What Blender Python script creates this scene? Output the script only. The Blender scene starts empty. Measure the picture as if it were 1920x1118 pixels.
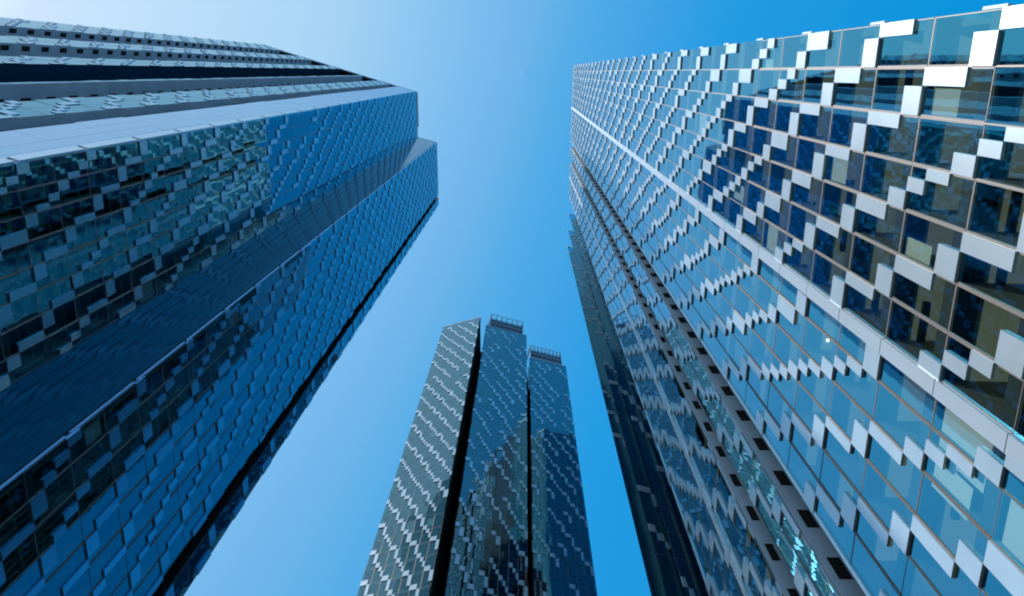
import bpy, math, random
from mathutils import Vector, Matrix

# ------------------------------------------------------------------ camera, sky, sun, exposure
scn = bpy.context.scene
COL = scn.collection
EYE = 1.6
cam_d = bpy.data.cameras.new('camera')
cam = bpy.data.objects.new('camera', cam_d); COL.objects.link(cam)
cam_d.sensor_width = 36.0
cam_d.lens = 27.99
cam_d.clip_start = 0.1
cam_d.clip_end = 6000
# steep upward view: zenith lies a little right of the middle, in the upper third
FX = 1493.0
zc = Vector((25.0, -424.0, FX)).normalized()              # zenith in camera axes (right, down, forward)
xa = Vector((1, 0, 0)); xa = (xa - zc * xa.dot(zc)).normalized()
ya = zc.cross(xa)
R = Matrix(((xa.x, -xa.y, -xa.z), (ya.x, -ya.y, -ya.z), (zc.x, -zc.y, -zc.z)))
cam.matrix_world = Matrix.Translation((0, 0, EYE)) @ R.to_4x4()
scn.camera = cam

SUN_EL = math.radians(50.0)
SUN_AZ = math.radians(195.0)      # direction towards the sun, measured from +X to +Y
sun_dir = Vector((math.cos(SUN_EL) * math.cos(SUN_AZ), math.cos(SUN_EL) * math.sin(SUN_AZ), math.sin(SUN_EL)))
world = bpy.data.worlds.new('World'); scn.world = world
world.use_nodes = True
nt = world.node_tree; nt.nodes.clear()
sky = nt.nodes.new('ShaderNodeTexSky'); sky.sky_type = 'NISHITA'; sky.sun_disc = False
sky.sun_elevation = SUN_EL
sky.sun_rotation = math.atan2(sun_dir.x, sun_dir.y)
sky.air_density = 1.0; sky.dust_density = 1.2; sky.ozone_density = 3.0; sky.altitude = 0
# the sky model's brightness graded to the deep tropical blue of the place
sep = nt.nodes.new('ShaderNodeSeparateColor'); nt.links.new(sky.outputs[0], sep.inputs[0])
lg = nt.nodes.new('ShaderNodeMath'); lg.operation = 'LOGARITHM'; lg.inputs[1].default_value = 10.0
nt.links.new(sep.outputs[0], lg.inputs[0])
mr = nt.nodes.new('ShaderNodeMapRange'); mr.inputs[1].default_value = -0.25; mr.inputs[2].default_value = 1.5
nt.links.new(lg.outputs[0], mr.inputs[0])
cr = nt.nodes.new('ShaderNodeValToRGB'); nt.links.new(mr.outputs[0], cr.inputs[0])
els = [(0.0, (0.0, 0.27, 0.69)), (0.06, (0.001, 0.292, 0.716)), (0.114, (0.02, 0.33, 0.77)), (0.171, (0.09, 0.41, 0.80)), (0.20, (0.15, 0.46, 0.83)),
       (0.234, (0.20, 0.50, 0.855)), (0.365, (0.392, 0.665, 0.922)), (0.714, (0.638, 0.807, 1.0)), (1.0, (1.0, 1.0, 1.0))]
while len(cr.color_ramp.elements) < len(els): cr.color_ramp.elements.new(0.5)
for e, (p, c) in zip(cr.color_ramp.elements, els): e.position = p; e.color = (*c, 1)
bo = nt.nodes.new('ShaderNodeMapRange'); bo.inputs[1].default_value = 9; bo.inputs[2].default_value = 70
bo.inputs[3].default_value = 1.0; bo.inputs[4].default_value = 6.0
nt.links.new(sep.outputs[0], bo.inputs[0])
bg = nt.nodes.new('ShaderNodeBackground'); bg.inputs[1].default_value = 1.0
wo = nt.nodes.new('ShaderNodeOutputWorld')
nt.links.new(cr.outputs[0], bg.inputs[0]); nt.links.new(bo.outputs[0], bg.inputs[1]); nt.links.new(bg.outputs[0], wo.inputs[0])

sd = bpy.data.lights.new('sun', 'SUN'); sd.energy = 4.8; sd.angle = math.radians(0.5); sd.color = (1.0, 0.96, 0.91)
so = bpy.data.objects.new('sun', sd); COL.objects.link(so)
so.rotation_euler = sun_dir.to_track_quat('Z', 'Y').to_euler()
so.location = (0, 0, 300)

scn.view_settings.view_transform = 'Standard'
scn.view_settings.look = 'None'
scn.view_settings.exposure = 0.0
scn.view_settings.gamma = 1.0
scn.cycles.filter_width = 2.0
scn.cycles.max_bounces = 10
scn.cycles.glossy_bounces = 5
scn.cycles.transparent_max_bounces = 10
scn.cycles.caustics_reflective = False
scn.cycles.caustics_refractive = False
scn.cycles.sample_clamp_indirect = 4.0
scn.cycles.blur_glossy = 0.3

# ------------------------------------------------------------------ materials
def mat(name, col, rough=0.6, metal=0.0, noise=0.0, nscale=0.6, spec=0.5, bump=0.0):
    m = bpy.data.materials.new(name); m.use_nodes = True
    n = m.node_tree; b = n.nodes['Principled BSDF']
    b.inputs['Roughness'].default_value = rough
    b.inputs['Metallic'].default_value = metal
    b.inputs['Specular IOR Level'].default_value = spec
    b.inputs['Base Color'].default_value = (*col, 1)
    if noise > 0 or bump > 0:
        tc = n.nodes.new('ShaderNodeTexCoord')
        nz = n.nodes.new('ShaderNodeTexNoise'); nz.inputs['Scale'].default_value = nscale; nz.inputs['Detail'].default_value = 6
        n.links.new(tc.outputs['Object'], nz.inputs['Vector'])
        if noise > 0:
            r = n.nodes.new('ShaderNodeMapRange')
            r.inputs[1].default_value = 0.25; r.inputs[2].default_value = 0.75
            r.inputs[3].default_value = 1 - noise; r.inputs[4].default_value = 1 + noise
            mx = n.nodes.new('ShaderNodeVectorMath'); mx.operation = 'SCALE'; mx.inputs[0].default_value = col
            n.links.new(nz.outputs[0], r.inputs[0]); n.links.new(r.outputs[0], mx.inputs['Scale'])
            n.links.new(mx.outputs[0], b.inputs['Base Color'])
        if bump > 0:
            bp = n.nodes.new('ShaderNodeBump'); bp.inputs['Strength'].default_value = bump; bp.inputs['Distance'].default_value = 0.02
            n.links.new(nz.outputs[0], bp.inputs['Height']); n.links.new(bp.outputs[0], b.inputs['Normal'])
    return m

def glass_mat(name, refl=0.42, tint=(0.78, 0.92, 0.84), gl=(0.11, 0.70, 0.94), wav=0.0015):
    m = bpy.data.materials.new(name); m.use_nodes = True
    n = m.node_tree; n.nodes.clear()
    out = n.nodes.new('ShaderNodeOutputMaterial')
    tr = n.nodes.new('ShaderNodeBsdfTransparent'); tr.inputs[0].default_value = (*tint, 1)
    g = n.nodes.new('ShaderNodeBsdfGlossy'); g.inputs['Roughness'].default_value = 0.015; 
    tc = n.nodes.new('ShaderNodeTexCoord')
    nz = n.nodes.new('ShaderNodeTexNoise'); nz.inputs['Scale'].default_value = 0.9; nz.inputs['Detail'].default_value = 2
    bp = n.nodes.new('ShaderNodeBump'); bp.inputs['Strength'].default_value = 1.0; bp.inputs['Distance'].default_value = wav
    n.links.new(tc.outputs['Object'], nz.inputs['Vector'])
    n.links.new(nz.outputs[0], bp.inputs['Height']); n.links.new(bp.outputs[0], g.inputs['Normal'])
    p2 = n.nodes.new('ShaderNodeMath'); p2.operation = 'POWER'; p2.inputs[1].default_value = 4.0
    fr = n.nodes.new('ShaderNodeMapRange'); fr.inputs[3].default_value = refl; fr.inputs[4].default_value = 0.97
    lw = n.nodes.new('ShaderNodeLayerWeight'); lw.inputs[0].default_value = 0.5
    pw = n.nodes.new('ShaderNodeMath'); pw.operation = 'POWER'; pw.inputs[1].default_value = 5.0
    n.links.new(lw.outputs['Facing'], pw.inputs[0])
    cm = n.nodes.new('ShaderNodeMix'); cm.data_type = 'RGBA'          # coating colour fades out at grazing angles
    cm.inputs[6].default_value = (*gl, 1); cm.inputs[7].default_value = (0.95, 0.98, 1.0, 1)
    n.links.new(lw.outputs['Facing'], p2.inputs[0]); n.links.new(p2.outputs[0], fr.inputs[0])
    n.links.new(pw.outputs[0], cm.inputs[0]); n.links.new(cm.outputs[2], g.inputs[0])
    mx = n.nodes.new('ShaderNodeMixShader')
    n.links.new(fr.outputs[0], mx.inputs[0]); n.links.new(tr.outputs[0], mx.inputs[1]); n.links.new(g.outputs[0], mx.inputs[2])
    n.links.new(mx.outputs[0], out.inputs[0])
    return m

M = {
    'glass': glass_mat('tinted_glass'),
    'glass_shaded': glass_mat('shade_darkened_glass', refl=0.27, tint=(0.40, 0.62, 0.62), gl=(0.08, 0.55, 0.74)),  # copy of the tower glass, darkened in colour for the shaded left walls
    'glass_far': glass_mat('silvery_teal_glass', refl=0.30, tint=(0.35, 0.58, 0.55), gl=(0.34, 0.62, 0.70)),
    'panel_shaded': mat('shaded_white_aluminium', (0.16, 0.42, 0.60), 0.22, 0.85, 0.06, 0.35, 0.6),  # same white panels with the left tower's shade put into the colour
    'panel': mat('white_aluminium', (0.56, 0.69, 0.79), 0.24, 0.5, 0.08, 0.8, 0.6),
    'frame': mat('mullion_metal', (0.17, 0.155, 0.145), 0.5, 0.3),
    'pier': mat('white_metal_pier', (0.70, 0.79, 0.86), 0.26, 0.6, 0.05, 0.3, 0.6),
    'backing': mat('spandrel_backing', (0.018, 0.035, 0.045), 0.7),
    'dark': mat('dark_recess', (0.012, 0.015, 0.018), 1.0, spec=0.1),  # near-black colour stands in for shade in the slots; joints share it
    'blueglass': mat('reflected_blue_glass', (0.002, 0.06, 0.13), 0.07, 0, 0.15, 0.08, 0.5),  # blue in the base colour stands in for reflected sky
    'cladding': mat('pale_smooth_cladding', (0.30, 0.50, 0.72), 0.2, 0.8, 0.04, 0.05, 0.6),
    'concrete': mat('grey_render', (0.54, 0.68, 0.80), 0.75, 0, 0.12, 0.5, 0.3, 0.2),
    'hole': mat('vent_black', (0.01, 0.009, 0.009), 0.9),
    'ceiling': mat('glowing_ceiling', (0.62, 0.62, 0.48), 0.9, 0, 0.25, 0.35),
    'dimceiling': mat('dim_ceiling', (0.30, 0.32, 0.26), 0.9, 0, 0.25, 0.35),
    'teal': mat('pelmet_edge', (0.25, 0.50, 0.48), 0.8),
    'room': mat('room_wall', (0.30, 0.31, 0.27), 0.9, 0, 0.3, 0.15),
    'floor': mat('room_floor', (0.26, 0.25, 0.22), 0.6),
    'blind_and_glare': mat('white_blind_and_glare', (0.85, 0.85, 0.80), 0.8),
    'cap': mat('roof_cap', (0.35, 0.38, 0.42), 0.5, 0.3),
    'screen': mat('rooftop_screen_metal', (0.10, 0.13, 0.17), 0.5, 0.5),
    'screenlight': mat('rooftop_screen_rail', (0.42, 0.47, 0.52), 0.5, 0.3),
    'roof': mat('roof_membrane', (0.05, 0.08, 0.11), 0.9, 0, 0.2, 0.2),
    'plaza': mat('plaza_paving', (0.10, 0.105, 0.11), 0.8, 0, 0.2, 0.2),
}
ml = bpy.data.materials.new('ceiling_lamp_glow'); ml.use_nodes = True
ml.node_tree.nodes['Principled BSDF'].inputs['Emission Color'].default_value = (1, 0.97, 0.9, 1)
ml.node_tree.nodes['Principled BSDF'].inputs['Emission Strength'].default_value = 2.5
M['lamp'] = ml
cb = M['ceiling'].node_tree.nodes['Principled BSDF']          # ceilings made to glow themselves, standing in for room lamp light
cb.inputs['Emission Color'].default_value = (0.90, 1.0, 0.72, 1); cb.inputs['Emission Strength'].default_value = 0.115

# ------------------------------------------------------------------ mesh helpers
class MB:
    def __init__(s): s.v = []; s.f = []
    def quad(s, a, b, c, d):
        i = len(s.v); s.v += [a, b, c, d]; s.f.append((i, i + 1, i + 2, i + 3))
    def box(s, F, u0, u1, z0, z1, n0, n1, cham=0.0):
        # box in the frame F: u along the wall, n outwards, z up
        i = len(s.v)
        s.v += [F(u, z, n) for n in (n0, n1) for u, z in ((u0, z0), (u1, z0), (u1, z1), (u0, z1))]
        s.f += [(i + 4, i + 5, i + 6, i + 7), (i + 3, i + 2, i + 1, i), (i, i + 1, i + 5, i + 4),
                (i + 1, i + 2, i + 6, i + 5), (i + 2, i + 3, i + 7, i + 6), (i + 3, i, i + 4, i + 7)]
    def build(s, name, m, parent=None, kind=None):
        if not s.f: return None
        me = bpy.data.meshes.new(name); me.from_pydata([tuple(p) for p in s.v], [], s.f); me.update()
        me.materials.append(M[m])
        o = bpy.data.objects.new(name, me); COL.objects.link(o)
        if parent is not None:
            o.parent = parent
            if parent.type == 'EMPTY' and parent.parent is None:
                o.matrix_parent_inverse = Matrix.Translation(-parent.location)
            elif parent.parent is not None:
                pass
        if kind: o['kind'] = kind
        return o

Rinv = R.transposed()
def shown(p):
    """rough picture size test used only to choose which repeats become parts of their own"""
    q = Rinv @ (Vector(p) - Vector((0, 0, EYE)))
    if q.z >= -0.1: return None
    x = q.x / -q.z * FX; y = q.y / -q.z * FX
    if abs(x) > 950 or abs(y) > 550: return None
    return 1.0 / q.length

H = 191.4
TOP = EYE + H
NS = 58
ST = 3.3
SPZ = 1.07          # height of the spandrel zone at the foot of each storey
BAY = 1.32

class Tower:
    def __init__(s, name, label, plan_centre, seed):
        s.root = bpy.data.objects.new(name, None); COL.objects.link(s.root)
        s.root.location = (plan_centre[0] * H, plan_centre[1] * H, 0)
        s.root['label'] = label; s.root['category'] = 'skyscraper'
        s.root['group'] = 'glass towers with stepped white panels'
        s.rng = random.Random(seed)
        s.lit = seed == 11
        s.gm, s.pm = ('glass', 'panel') if seed != 23 else ('glass_shaded', 'panel_shaded')
        s.lamps = []
        s.windows = []; s.panels = []; s.holes = []
        s.tilt = {11: 0.0022, 23: 0.004, 37: 0.009}[seed]
        if seed == 37: s.gm = 'glass_far'
        s.m = {k: MB() for k in ('mullion', 'spandrel', 'ceiling', 'pelmet', 'pelmet_edge', 'floor_slab', 'room_wall', 'pier', 'recess_wall', 'concrete_wall', 'recess_back', 'blind_and_glare', 'downstand', 'parapet', 'joint_and_shade', 'blue_glass_wall', 'smooth_cladding')}
        s.poly = []
    def frame(s, P, Q):
        """P is the viewer's left end, Q the right end, seen from outside"""
        P = Vector((P[0] * H, P[1] * H, 0)); Q = Vector((Q[0] * H, Q[1] * H, 0))
        u = (Q - P); L = u.length; u.normalize()
        n = Vector((u.y, -u.x, 0))          # outward: viewer looks along -n, right hand = u
        def F(a, z, d): return P + u * a + n * d + Vector((0, 0, z))
        return F, L, n

    def facade(s, P, Q, chains=True, rooms=True, piers=(), dens=1.0, seedshift=0, border=(False, False), deep=3.6, kmin=3, flush=False, pr=0.085, strip=None, inset=0.03):
        F, L, n = s.frame(P, Q)
        nb = max(1, round(L / BAY)); w = L / nb
        rng = s.rng
        mc = F(L / 2, TOP / 2, 0)
        facing = (Vector((0, 0, mc.z)) - mc).dot(n) > 0
        m = s.m
        # glazing
        for k in range(NS):
            z0 = TOP - (NS - k) * ST; z1 = z0 + ST
            for j in range(nb):
                u0 = j * w; u1 = u0 + w
                t1, t2, t3 = (rng.gauss(0, s.tilt) for _ in range(3))
                q = [F(u0, z0, t1), F(u1, z0, t2), F(u1, z1, t3), F(u0, z1, t1 + t3 - t2)]
                sc = shown(F((u0 + u1) / 2, (z0 + z1) / 2, 0)) if facing else None
                s.windows.append((sc * abs((Vector((0, 0, EYE)) - F(u0, z0, 0)).normalized().dot(n)) * 1.0 if sc else 0, q, (F, u0, u1, z0, z1)))
            # spandrel backing and floor line, one strip per storey
            if rooms: m['spandrel'].quad(F(0, z0 - 0.02, -0.06), F(L, z0 - 0.02, -0.06), F(L, z0 + SPZ * 0.62, -0.06), F(0, z0 + SPZ * 0.62, -0.06))
            if False: m['mullion'].box(F, 0.02, L - 0.02, z0 + SPZ - 0.03, z0 + SPZ + 0.02, -0.05, 0.012)
        if not rooms:
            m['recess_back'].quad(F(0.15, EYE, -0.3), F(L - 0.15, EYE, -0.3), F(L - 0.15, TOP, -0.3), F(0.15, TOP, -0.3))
        # vertical mullions
        for j in range(1, nb if not flush or chains else 0):
            if any(abs(j * w - p) < w * 0.4 for p in piers): continue
            m['mullion'].box(F, j * w - 0.022, j * w + 0.022, EYE - 1, TOP, -0.04, 0.002 if flush else 0.022)
        # rooms
        if rooms and facing:
            D = min(deep, 4.0)
            for k in range(kmin, NS):
                z0 = TOP - (NS - k) * ST; z1 = z0 + ST
                zc = z1 - 0.12; e = inset
                m['ceiling'].quad(F(e, zc, -0.62), F(e, zc, -D), F(L - e, zc, -D), F(L - e, zc, -0.62))
                m['pelmet'].box(F, 0.02, L - 0.02, zc + 0.02, z1 - 0.03, -0.60, -0.07)
                m['pelmet_edge'].quad(F(e, zc - 0.16, -0.60), F(L - e, zc - 0.16, -0.60), F(L - e, zc, -0.60), F(e, zc, -0.60))
                m['floor_slab'].quad(F(e, z0 + 0.02, -0.07), F(L - e, z0 + 0.02, -0.07), F(L - e, z0 + 0.02, -D), F(e, z0 + 0.02, -D))
                m['room_wall'].quad(F(e, z0, -D), F(L - e, z0, -D), F(L - e, z1, -D), F(e, z1, -D))
                for j in range(nb):
                    if s.lit and rng.random() < 0.10:
                        c = F((j + rng.uniform(0.3, 0.7)) * w, zc - 0.03, -rng.uniform(0.8, 1.3))
                        lb = MB(); i0 = [c + Vector((math.cos(t * math.pi / 6) * 0.065, math.sin(t * math.pi / 6) * 0.065, 0)) for t in range(12)]
                        lb.v = i0 + [p + Vector((0, 0, 0.025)) for p in i0]
                        lb.f = [tuple(range(12))] + [(t, (t + 1) % 12, 12 + (t + 1) % 12, 12 + t) for t in range(12)]
                        if shown(c) and len(s.lamps) < 40: s.lamps.append(lb)
                    if rng.random() < 0.30:
                        a = j * w
                        m['downstand'].box(F, a + 0.04, a + w - 0.04, zc - 0.22, zc - 0.01, -1.02, -0.86)
                    if rng.random() < 0.03:
                        a = j * w; h = rng.choice((0.8, 1.5, 2.1))
                        m['blind_and_glare'].quad(F(a + 0.06, zc - h, -0.16), F(a + w - 0.06, zc - h, -0.16), F(a + w - 0.06, zc - 0.05, -0.16), F(a + 0.06, zc - 0.05, -0.16))
            for j in range(0, nb + 1):
                if j % 2 == 0 or rng.random() < 0.3:
                    a = min(max(j * w, inset + 0.3), L - inset - 0.3)
                    m['room_wall'].box(F, a - 0.05, a + 0.05, TOP - (NS - kmin) * ST, TOP - 0.05, -D, -0.08)
        # piers
        for p in piers:
            m['pier'].box(F, p - 0.24, p + 0.24, EYE - 1, TOP + 0.3, -0.02, 0.13)
            for k in range(NS):
                z = TOP - (NS - k) * ST
                m['joint_and_shade'].box(F, p - 0.242, p + 0.242, z - 0.012, z + 0.012, 0.05, 0.133)
        for side, on in enumerate(border):
            if on:
                a, b = ((0, 0.16), (L - 0.16, L))[side]
                m['pier'].box(F, a, b, EYE - 1, TOP, 0.0, 0.06)
        # stepped chains of projecting panels
        if chains:
            k0 = -2
            while k0 < NS + nb + 4:
                k = k0 + (1 if rng.random() < 0.5 else 0) * 0
                for j in range(nb):
                    kk = k - j
                    var = rng.random()
                    skip = rng.random() > dens
                    if kk < 0 or kk >= NS or skip: continue
                    z0 = TOP - (NS - kk) * ST
                    a = j * w; b = a + w
                    if var < 0.62:
                        c = a + w * rng.choice((0.62, 0.68, 0.70))
                        s.panels.append((F, a, c, z0, z0 + SPZ, pr))
                        s.panels.append((F, c, b, z0 - (ST - SPZ), z0, pr))
                    elif var < 0.80:
                        c1 = a + w * 0.42; c2 = a + w * 0.74
                        s.panels.append((F, a, c1, z0, z0 + SPZ, pr))
                        s.panels.append((F, c1, c2, z0 - 1.0, z0, pr))
                        s.panels.append((F, c2, b, z0 - (ST - SPZ), z0 - 1.0, pr))
                    elif var < 0.92:
                        c1 = a + w * 0.36; c2 = a + w * 0.68
                        s.panels.append((F, a, c1, z0 - 0.1, z0 + SPZ, pr))
                        s.panels.append((F, c1, c2, z0 - 1.25, z0 - 0.1, pr))
                        s.panels.append((F, c2, b, z0 - (ST - SPZ), z0 - 1.25, pr))
                    else:
                        c = a + w * 0.5
                        s.panels.append((F, a, c, z0, z0 + SPZ, pr))
                        s.panels.append((F, c, b, z0 - (ST - SPZ), z0, pr))
                k0 += 2
        if strip:
            a0 = L - strip if strip > 0 else 0; a1 = L if strip > 0 else -strip
            for k in range(0, NS, 2):
                z0 = TOP - (NS - k) * ST
                m['pier'].box(F, a0, a1, z0 + 0.35, z0 + 2 * ST, -0.02, 0.15)
                m['pier'].box(F, a0 + 0.1, a1, z0, z0 + 0.35, -0.02, 0.05)
        # parapet cap
        m['parapet'].box(F, 0, L, TOP, TOP + 0.45, -0.4, 0.03)
        s.poly.append(P)
        s.flush_parts()

    def flush_parts(s):
        for k in ('ceiling', 'pelmet', 'pelmet_edge', 'floor_slab', 'room_wall', 'pier', 'blind_and_glare', 'downstand', 'spandrel', 'recess_back', 'blue_glass_wall', 'smooth_cladding', 'mullion', 'joint_and_shade'):
            mb = s.m[k]
            if mb.f:
                mb.build(k, s.MATN[k] if not (k == 'ceiling' and s.lit) else 'ceiling', s.root, 'stuff' if k == 'downstand' and len(mb.f) > 600 else None)
                s.m[k] = MB()
    MATN = {'mullion': 'frame', 'spandrel': 'backing', 'ceiling': 'dimceiling', 'pelmet': 'backing', 'pelmet_edge': 'teal', 'floor_slab': 'floor',
            'room_wall': 'room', 'pier': 'pier', 'recess_wall': 'dark', 'concrete_wall': 'concrete', 'recess_back': 'dark', 'blind_and_glare': 'blind_and_glare',
            'downstand': 'backing', 'parapet': 'cap', 'joint_and_shade': 'dark', 'blue_glass_wall': 'blueglass', 'smooth_cladding': 'cladding'}

    def plain(s, P, Q, key, strip=0.0, step=2, bays=3):
        """smooth opaque cladding wall with joints and a raised corner strip"""
        F, L, n = s.frame(P, Q)
        w = L / bays
        for k in range(0, NS, step):
            z0 = TOP - (NS - k) * ST; z1 = min(z0 + step * ST, TOP)
            for j in range(bays):
                d = s.rng.gauss(0, 0.003)
                s.m[key].box(F, j * w + 0.008, (j + 1) * w - 0.008, z0 + 0.008, z1 - 0.008, -0.25, d)
            if strip:
                s.m['joint_and_shade'].box(F, L - strip - 0.13, L - strip - 0.005, z0, z1, -0.02, 0.012)  # dark band drawn for the shadow side of the raised strip
                sk = 'pier' if key == 'smooth_cladding' else 'smooth_cladding'
                s.m[sk].box(F, L - strip, L, z0 + 0.4, z1, -0.02, 0.15 if sk == 'pier' else 0.07)
                s.m[sk].box(F, L - strip + 0.1, L, z0, z0 + 0.4, -0.02, 0.05)
        s.m['recess_back'].quad(F(0, 0, -0.1), F(L, 0, -0.1), F(L, TOP, -0.1), F(0, TOP, -0.1))
        s.m['parapet'].box(F, 0, L, TOP, TOP + 0.45, -0.4, 0.03)
        s.flush_parts()

    def slot(s, P, Q, dirn, depth, far_side, kind='concrete', holes=True, hole=(0.55, 1.15), glass_rooms=False):
        """recess between the lips P (viewer's left) and Q (right); far_side 'L' or 'R' tells which lip is farther from the eye.
        dirn: unit plan vector going into the building"""
        dv = Vector((dirn[0], dirn[1])).normalized() * (depth / H)
        Pi = (P[0] + dv.x, P[1] + dv.y); Qi = (Q[0] + dv.x, Q[1] + dv.y)
        m = s.m
        # back
        F, L, n = s.frame(Pi, Qi)
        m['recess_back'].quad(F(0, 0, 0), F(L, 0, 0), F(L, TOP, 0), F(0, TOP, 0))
        # side walls: wall standing at lip P faces right, wall at lip Q faces left
        for which, (A, B) in (('L', (P, Pi)), ('R', (Qi, Q))):
            F, L, n = s.frame(A, B)
            if which == far_side:
                if kind == 'concrete':
                    m['concrete_wall'].box(F, 0, L, 0, TOP - 0.02, -0.25, 0)
                    if holes:
                        for k in range(NS):
                            z0 = TOP - (NS - k) * ST
                            a, b = hole
                            if which == 'R': a, b = L - hole[1], L - hole[0]
                            s.holes.append((F, a, b, z0 + 1.3, z0 + 2.6))
                            # thin ledge under each opening
                elif kind == 'glass':
                    m['blue_glass_wall'].box(F, 0, L, 0, TOP - 0.02, -0.25, 0); s.poly.append(None)
                    s.poly.pop()
                elif kind == 'chains':
                    s.facade(A, B, chains=True, rooms=False, flush=True)
                    s.poly.pop()
                else:
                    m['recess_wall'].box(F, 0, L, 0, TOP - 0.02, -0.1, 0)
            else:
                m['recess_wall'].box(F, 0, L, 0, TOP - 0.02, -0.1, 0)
        s.poly += [P, Pi, Qi]

    def finish(s, n_own=100, lit=False):
        r = s.root
        inv = Matrix.Translation(-r.location)
        def top(i): return r
        # windows: the largest ones as parts with frames, the rest as one mesh
        s.windows.sort(key=lambda t: -t[0])
        rest = MB()
        for i, (sc, q, cell) in enumerate(s.windows):
            if i < n_own and sc > 0:
                b = MB(); b.quad(*q); o = b.build('window', s.gm, r)
                F, u0, u1, z0, z1 = cell
                fb = MB()
                fb.box(F, u0 + 0.031, u0 + 0.055, z0 + 0.03, z1 - 0.03, -0.02, 0.02)
                fb.box(F, u1 - 0.055, u1 - 0.031, z0 + 0.03, z1 - 0.03, -0.02, 0.02)
                fb.box(F, u0 + 0.031, u1 - 0.031, z0 + 0.005, z0 + 0.03, -0.02, 0.006)
                fb.box(F, u0 + 0.031, u1 - 0.031, z1 - 0.03, z1 - 0.005, -0.02, 0.006)
                fo = fb.build('frame', 'frame', o)
            else:
                rest.quad(*q)
        rest.build('glazing', s.gm, r, 'stuff')
        # cladding panels
        pan = []
        for F, a, b, z0, z1, pr in s.panels:
            c = F((a + b) / 2, (z0 + z1) / 2, pr)
            n = (F(0, 0, 1) - F(0, 0, 0))
            f = (Vector((0, 0, EYE)) - c).normalized().dot(n)
            sc = shown(c) if f > 0 else None
            pan.append((sc * sc * f * (b - a) * (z1 - z0) if sc else 0, F, a, b, z0, z1, pr))
        pan.sort(key=lambda t: -t[0])
        rest = MB()
        for i, (sc, F, a, b, z0, z1, pr) in enumerate(pan):
            z0 = max(z0, 0.3); z1 = min(z1, TOP + 0.3)
            if z1 - z0 < 0.1: continue
            g = 0.012
            if i < n_own and sc > 0:
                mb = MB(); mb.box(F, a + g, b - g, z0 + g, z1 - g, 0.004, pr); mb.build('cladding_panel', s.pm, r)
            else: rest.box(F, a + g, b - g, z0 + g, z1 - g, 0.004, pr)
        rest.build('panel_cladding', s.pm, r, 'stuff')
        for lb in s.lamps: lb.build('ceiling_light', 'lamp', r)
        hs = []
        for F, a, b, z0, z1 in s.holes:
            sc = shown(F(a, z0, 0)); hs.append((sc or 0, F, a, b, z0, z1))
        hs.sort(key=lambda t: -t[0])
        rest = MB()
        for i, (sc, F, a, b, z0, z1) in enumerate(hs):
            mb = MB() if (i < n_own and sc > 0) else rest
            mb.box(F, a, b, z0, z1, 0.002, 0.012)
            for q in range(5):
                zz = z0 + (z1 - z0) * (q + 0.5) / 5
                mb.box(F, a + 0.02, b - 0.02, zz - 0.025, zz + 0.025, 0.012, 0.03)
            if mb is not rest: mb.build('vent_opening', 'hole', r)
        rest.build('vent_openings', 'hole', r, 'stuff')
        for k, mb in s.m.items():
            mb.build(k, s.MATN[k], r)
        # roof slab
        P = [Vector((p[0] * H, p[1] * H, TOP - 0.1)) for p in s.poly]
        me = bpy.data.meshes.new('roof'); me.from_pydata([tuple(p) for p in P], [], [tuple(range(len(P)))]); me.update()
        me.materials.append(M['roof'])
        o = bpy.data.objects.new('roof', me); COL.objects.link(o); o.parent = r; o.matrix_parent_inverse = inv

    def crown(s, P, Q, setback, z0, z1, n_posts, rails=5, depth=4.0):
        """open rooftop screen: posts, rails and slats on a set-back line"""
        F0, L, n = s.frame(P, Q)
        F = lambda a, z, d: F0(a, z, d - setback)
        a = MB()
        for i in range(n_posts + 1):
            u = L * i / n_posts
            a.box(F, u - 0.12, u + 0.12, TOP - 0.1, z1, -0.12, 0.12)
            a.box(F, u - 0.12, u + 0.12, TOP - 0.1, z1, -depth - 0.12, -depth + 0.12)
        for sgn in (0, 1):
            u = L * sgn
            a.box(F, u - 0.14, u + 0.14, z1 - 0.3, z1, -depth, 0)
        b = MB()
        for i in range(rails):
            z = z0 + (z1 - z0) * i / (rails - 1)
            b.box(F, -0.14, L + 0.14, z - 0.16, z + 0.16, 0.12, 0.22)
        c = MB()
        zz = z0
        while zz < z1 - (z1 - z0) * 0.35:
            c.box(F, 0.1, L - 0.1, zz, zz + 0.45, -0.3, 0.0); zz += 0.75
        root = a.build('rooftop_screen', 'screen', s.root)
        b.build('rail', 'screenlight', root); c.build('louvres', 'screen', root)

def notch(P, Q, d, depth):
    v = Vector(d).normalized() * (depth / H)
    return [P, (P[0] + v.x, P[1] + v.y), (Q[0] + v.x, Q[1] + v.y), Q]
def unit(a): return (math.cos(math.radians(a)), math.sin(math.radians(a)))

# ------------------------------------------------------------------ ground
g = MB(); g.quad(Vector((-3000, -3000, 0)), Vector((3000, -3000, 0)), Vector((3000, 3000, 0)), Vector((-3000, 3000, 0)))
o = g.build('ground', 'plaza'); o['kind'] = 'structure'

# ------------------------------------------------------------------ right tower
XR = 0.0565
T = Tower('glass_tower', 'near tower on the right with a wide sunward wall of windows and stepped white panels', (0.09, 0.1), 11)
A = (0.0583, -0.0076); B = (XR, XR * 1.46)
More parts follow.
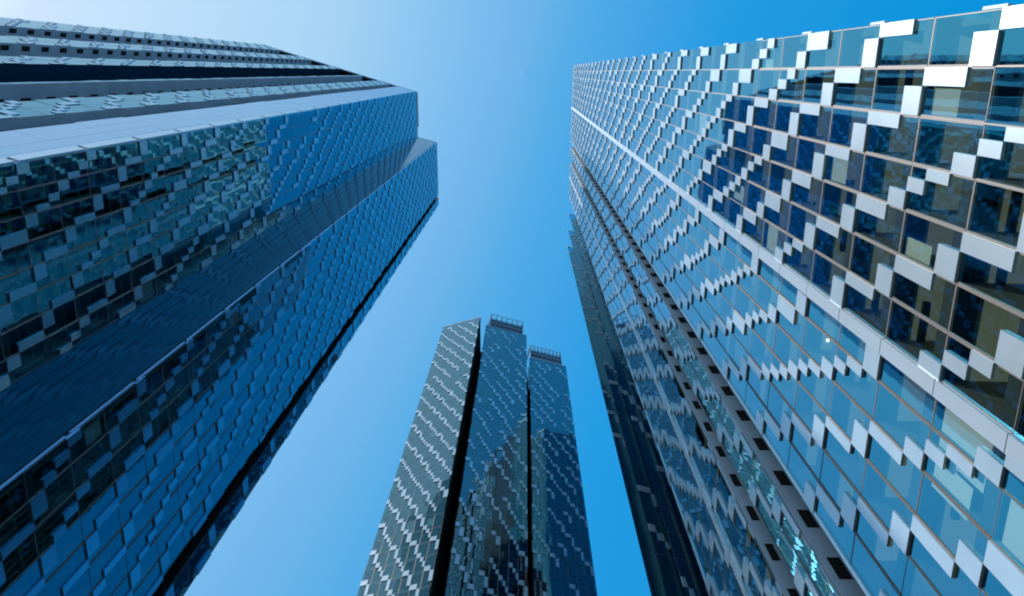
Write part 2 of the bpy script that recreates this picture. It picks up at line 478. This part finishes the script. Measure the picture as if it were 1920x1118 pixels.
# viewer looking +X: left is +Y.  P = left end (larger Y)
S1 = (XR, XR * 1.586); E1 = (XR, XR * 1.80)
S2 = (XR, XR * 1.93); E2 = (XR, XR * 2.69)
Qf = (0.0550, 0.2155)
L_main = math.hypot(A[0] - B[0], A[1] - B[1]) * H
pier_main = L_main - (0.0420 + 0.0076) * H
T.facade(B, A, piers=(pier_main,), border=(True, False))
T.poly = []
Fm, Lm0, nm = T.frame(B, A)
for y0, y1, z0, z1 in ((8.35, 9.75, 18.9, 21.1), (9.85, 10.75, 19.3, 21.1), (9.3, 10.6, 16.1, 17.9), (4.6, 5.2, 23.1, 24.6)):
    T.m['blind_and_glare'].quad(Fm(B[1] * H - y1, z0, -0.11), Fm(B[1] * H - y0, z0, -0.11), Fm(B[1] * H - y0, z1, -0.11), Fm(B[1] * H - y1, z1, -0.11))  # white sheets placed to imitate a bright reflection in these panes
T.slot(S1, B, (1, 0), 2.6, 'L', 'concrete', hole=(0.30, 0.78))
T.facade(E1, S1)
T.slot(S2, E1, (1, 0), 2.6, 'L', 'concrete', hole=(0.25, 0.62))
Lm = (E2[1] - S2[1]) * H
T.facade(E2, S2, piers=(Lm - (2.235 - 1.93) * XR * H,), border=(True, False))
c15 = unit(15)
# made-up saw-tooth from last strip to outer corner, shaped to mirror deep sky
teeth = []
lips = [(E2[0] + (Qf[0] - E2[0]) * i / 3, E2[1] + (Qf[1] - E2[1]) * i / 3) for i in range(4)]
for i in range(1, 4):
    a0 = lips[i - 1][1] / lips[i - 1][0]
    t = (lips[i][1] - a0 * lips[i][0]) / (0.966 * a0 - 0.259) + 0.0008
    inner = (lips[i][0] + c15[0] * t, lips[i][1] + c15[1] * t)
    T.facade(lips[i], inner, rooms=False, flush=True, pr=0.05, dens=0.6)
    Fb, Lb, nb_ = T.frame(lips[i], inner)
    for k in range(NS):
        for q in range(3):
            u0 = Lb * q / 3; z0 = TOP - (NS - k) * ST
            T.m['blue_glass_wall'].quad(Fb(u0, z0 + 0.02, -0.03 - T.rng.random() * 0.03), Fb(u0 + Lb / 3 - 0.03, z0 + 0.02, -0.05), Fb(u0 + Lb / 3 - 0.03, z0 + ST - 0.02, -0.03 - T.rng.random() * 0.03), Fb(u0, z0 + ST - 0.02, -0.05))  # blue sheets added behind the glass so the wing looks less black
    Fr, Lr, nr = T.frame(inner, lips[i - 1])
    T.m['blue_glass_wall'].quad(Fr(0, 0, 0), Fr(Lr, 0, 0), Fr(Lr, TOP, 0), Fr(0, TOP, 0))  # return wall coloured blue to brighten what the teeth mirror
    teeth += [inner, lips[i]]
# sides away from the picture
Qb = (Qf[0] + 0.021, Qf[1] + 0.07)
far = (Qf[0] + 0.16, Qb[1] + 0.16 * 0.268)
farA = (A[0] + 0.16, A[1] + 0.16 * 0.268)
T.facade(Qb, Qf, rooms=False, chains=False)
T.facade(far, Qb, rooms=False, chains=False)
T.facade(farA, far, rooms=False, chains=False)
T.facade(A, farA, rooms=False)
T.poly = [A] + notch(B, S1, (1, 0), 2.6) + notch(E1, S2, (1, 0), 2.6) + [E2] + teeth + [Qb, far, farA]
T.finish()

# ------------------------------------------------------------------ left tower
T = Tower('glass_tower', 'near tower on the left with blue shaded walls, white bands and grey vent strips', (-0.2, 0.05), 23)
XF = -0.133; XF1 = -0.1094
def W(m): 
    x = 0.063 / (m - 0.30); return (x, 0.063 + 0.30 * x)
L4 = (XF, 0.063 + 0.30 * XF); L6 = (XF, XF * -0.586)
L7 = (XF1, L6[1] + (XF1 - XF) * 0.268)
inW = (-0.28, 0.96)
# viewer looking -X: right is +Y
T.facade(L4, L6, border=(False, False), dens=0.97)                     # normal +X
T.plain(L6, L7, 'blue_glass_wall', 0.14)                     # stepped wall
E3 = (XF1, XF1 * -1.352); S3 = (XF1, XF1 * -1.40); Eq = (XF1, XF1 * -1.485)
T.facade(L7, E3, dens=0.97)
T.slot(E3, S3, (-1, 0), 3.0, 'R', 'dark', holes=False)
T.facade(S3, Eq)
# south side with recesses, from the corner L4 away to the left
ms = [-0.108, -0.087, -0.055, -0.0225, -0.0190, 0.0156, 0.030, 0.0537, 0.0674, 0.0849, 0.1005]
w = [W(a) for a in ms]
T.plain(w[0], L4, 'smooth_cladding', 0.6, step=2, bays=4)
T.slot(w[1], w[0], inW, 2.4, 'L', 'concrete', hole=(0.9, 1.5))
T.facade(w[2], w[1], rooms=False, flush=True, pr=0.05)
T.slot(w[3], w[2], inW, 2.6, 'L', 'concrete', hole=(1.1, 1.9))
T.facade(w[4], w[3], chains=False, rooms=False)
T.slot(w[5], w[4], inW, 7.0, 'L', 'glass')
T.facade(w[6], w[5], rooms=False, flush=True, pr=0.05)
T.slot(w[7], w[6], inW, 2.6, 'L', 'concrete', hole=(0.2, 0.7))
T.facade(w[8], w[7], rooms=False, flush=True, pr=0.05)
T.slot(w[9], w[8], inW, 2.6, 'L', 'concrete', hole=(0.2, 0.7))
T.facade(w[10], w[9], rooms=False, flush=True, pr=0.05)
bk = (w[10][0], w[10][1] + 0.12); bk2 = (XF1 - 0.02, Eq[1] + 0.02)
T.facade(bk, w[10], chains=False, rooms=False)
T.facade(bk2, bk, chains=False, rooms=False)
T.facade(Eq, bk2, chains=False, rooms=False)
T.poly = [L4, L6, L7] + notch(E3, S3, (-1, 0), 3.0) + [Eq, bk2, bk, w[10]]
Ff, Lf, nf = T.frame(w[10], w[0])
fb = MB(); fb.box(Ff, 0, Lf, TOP - 1.7, TOP - 0.15, -0.3, 0.025); fb.build('roof_fascia', 'cladding', T.root)
T.crown((XF, L4[1] + 0.002), (XF, L6[1] - 0.012), 0.6, TOP + 1, TOP + 5.5, 6, depth=3)
T.crown((XF1, L7[1] + 0.004), (XF1, Eq[1] - 0.01), 0.6, TOP + 0.6, TOP + 3.2, 7, depth=3)
T.finish()

# ------------------------------------------------------------------ far tower
T = Tower('glass_tower', 'far tower in the middle of the picture, three slabs, the left bright, two dark', (-0.02, 0.36), 37)
C0 = (-0.107, 0.3245); C1 = (-0.0578, 0.3110)
C2 = (-0.0503, 0.3215); C3 = (0.0032, 0.3360)
C4 = (0.0073, 0.3665); C5 = (0.0560, 0.3795)
T.facade(C0, C1, inset=1.05, dens=0.96)
T.slot(C1, C2, (0, 1), 9.0, 'R', 'dark', holes=False)
T.facade(C2, C3, inset=1.05, dens=0.8)
T.slot(C3, C4, (0, 1), 9.0, 'R', 'dark', holes=False)
T.facade(C4, C5, inset=1.05, dens=0.75)
b0 = (C0[0] + 0.0, C0[1] + 0.11); b1 = (C5[0], C5[1] + 0.08)
T.facade(C5, b1, chains=False, rooms=False)
T.facade(b1, b0, chains=False, rooms=False)
T.facade(b0, C0, chains=False, rooms=False)
T.poly = [C0] + notch(C1, C2, (0, 1), 9.0) + notch(C3, C4, (0, 1), 9.0) + [C5, b1, b0]
T.crown((-0.044, 0.3235), (-0.0005, 0.3355), 1.5, TOP + 4, TOP + 15, 6, rails=4, depth=6)
T.crown((0.0105, 0.368), (0.0525, 0.379), 1.2, TOP + 4, TOP + 13, 8, rails=4, depth=6)
T.finish()
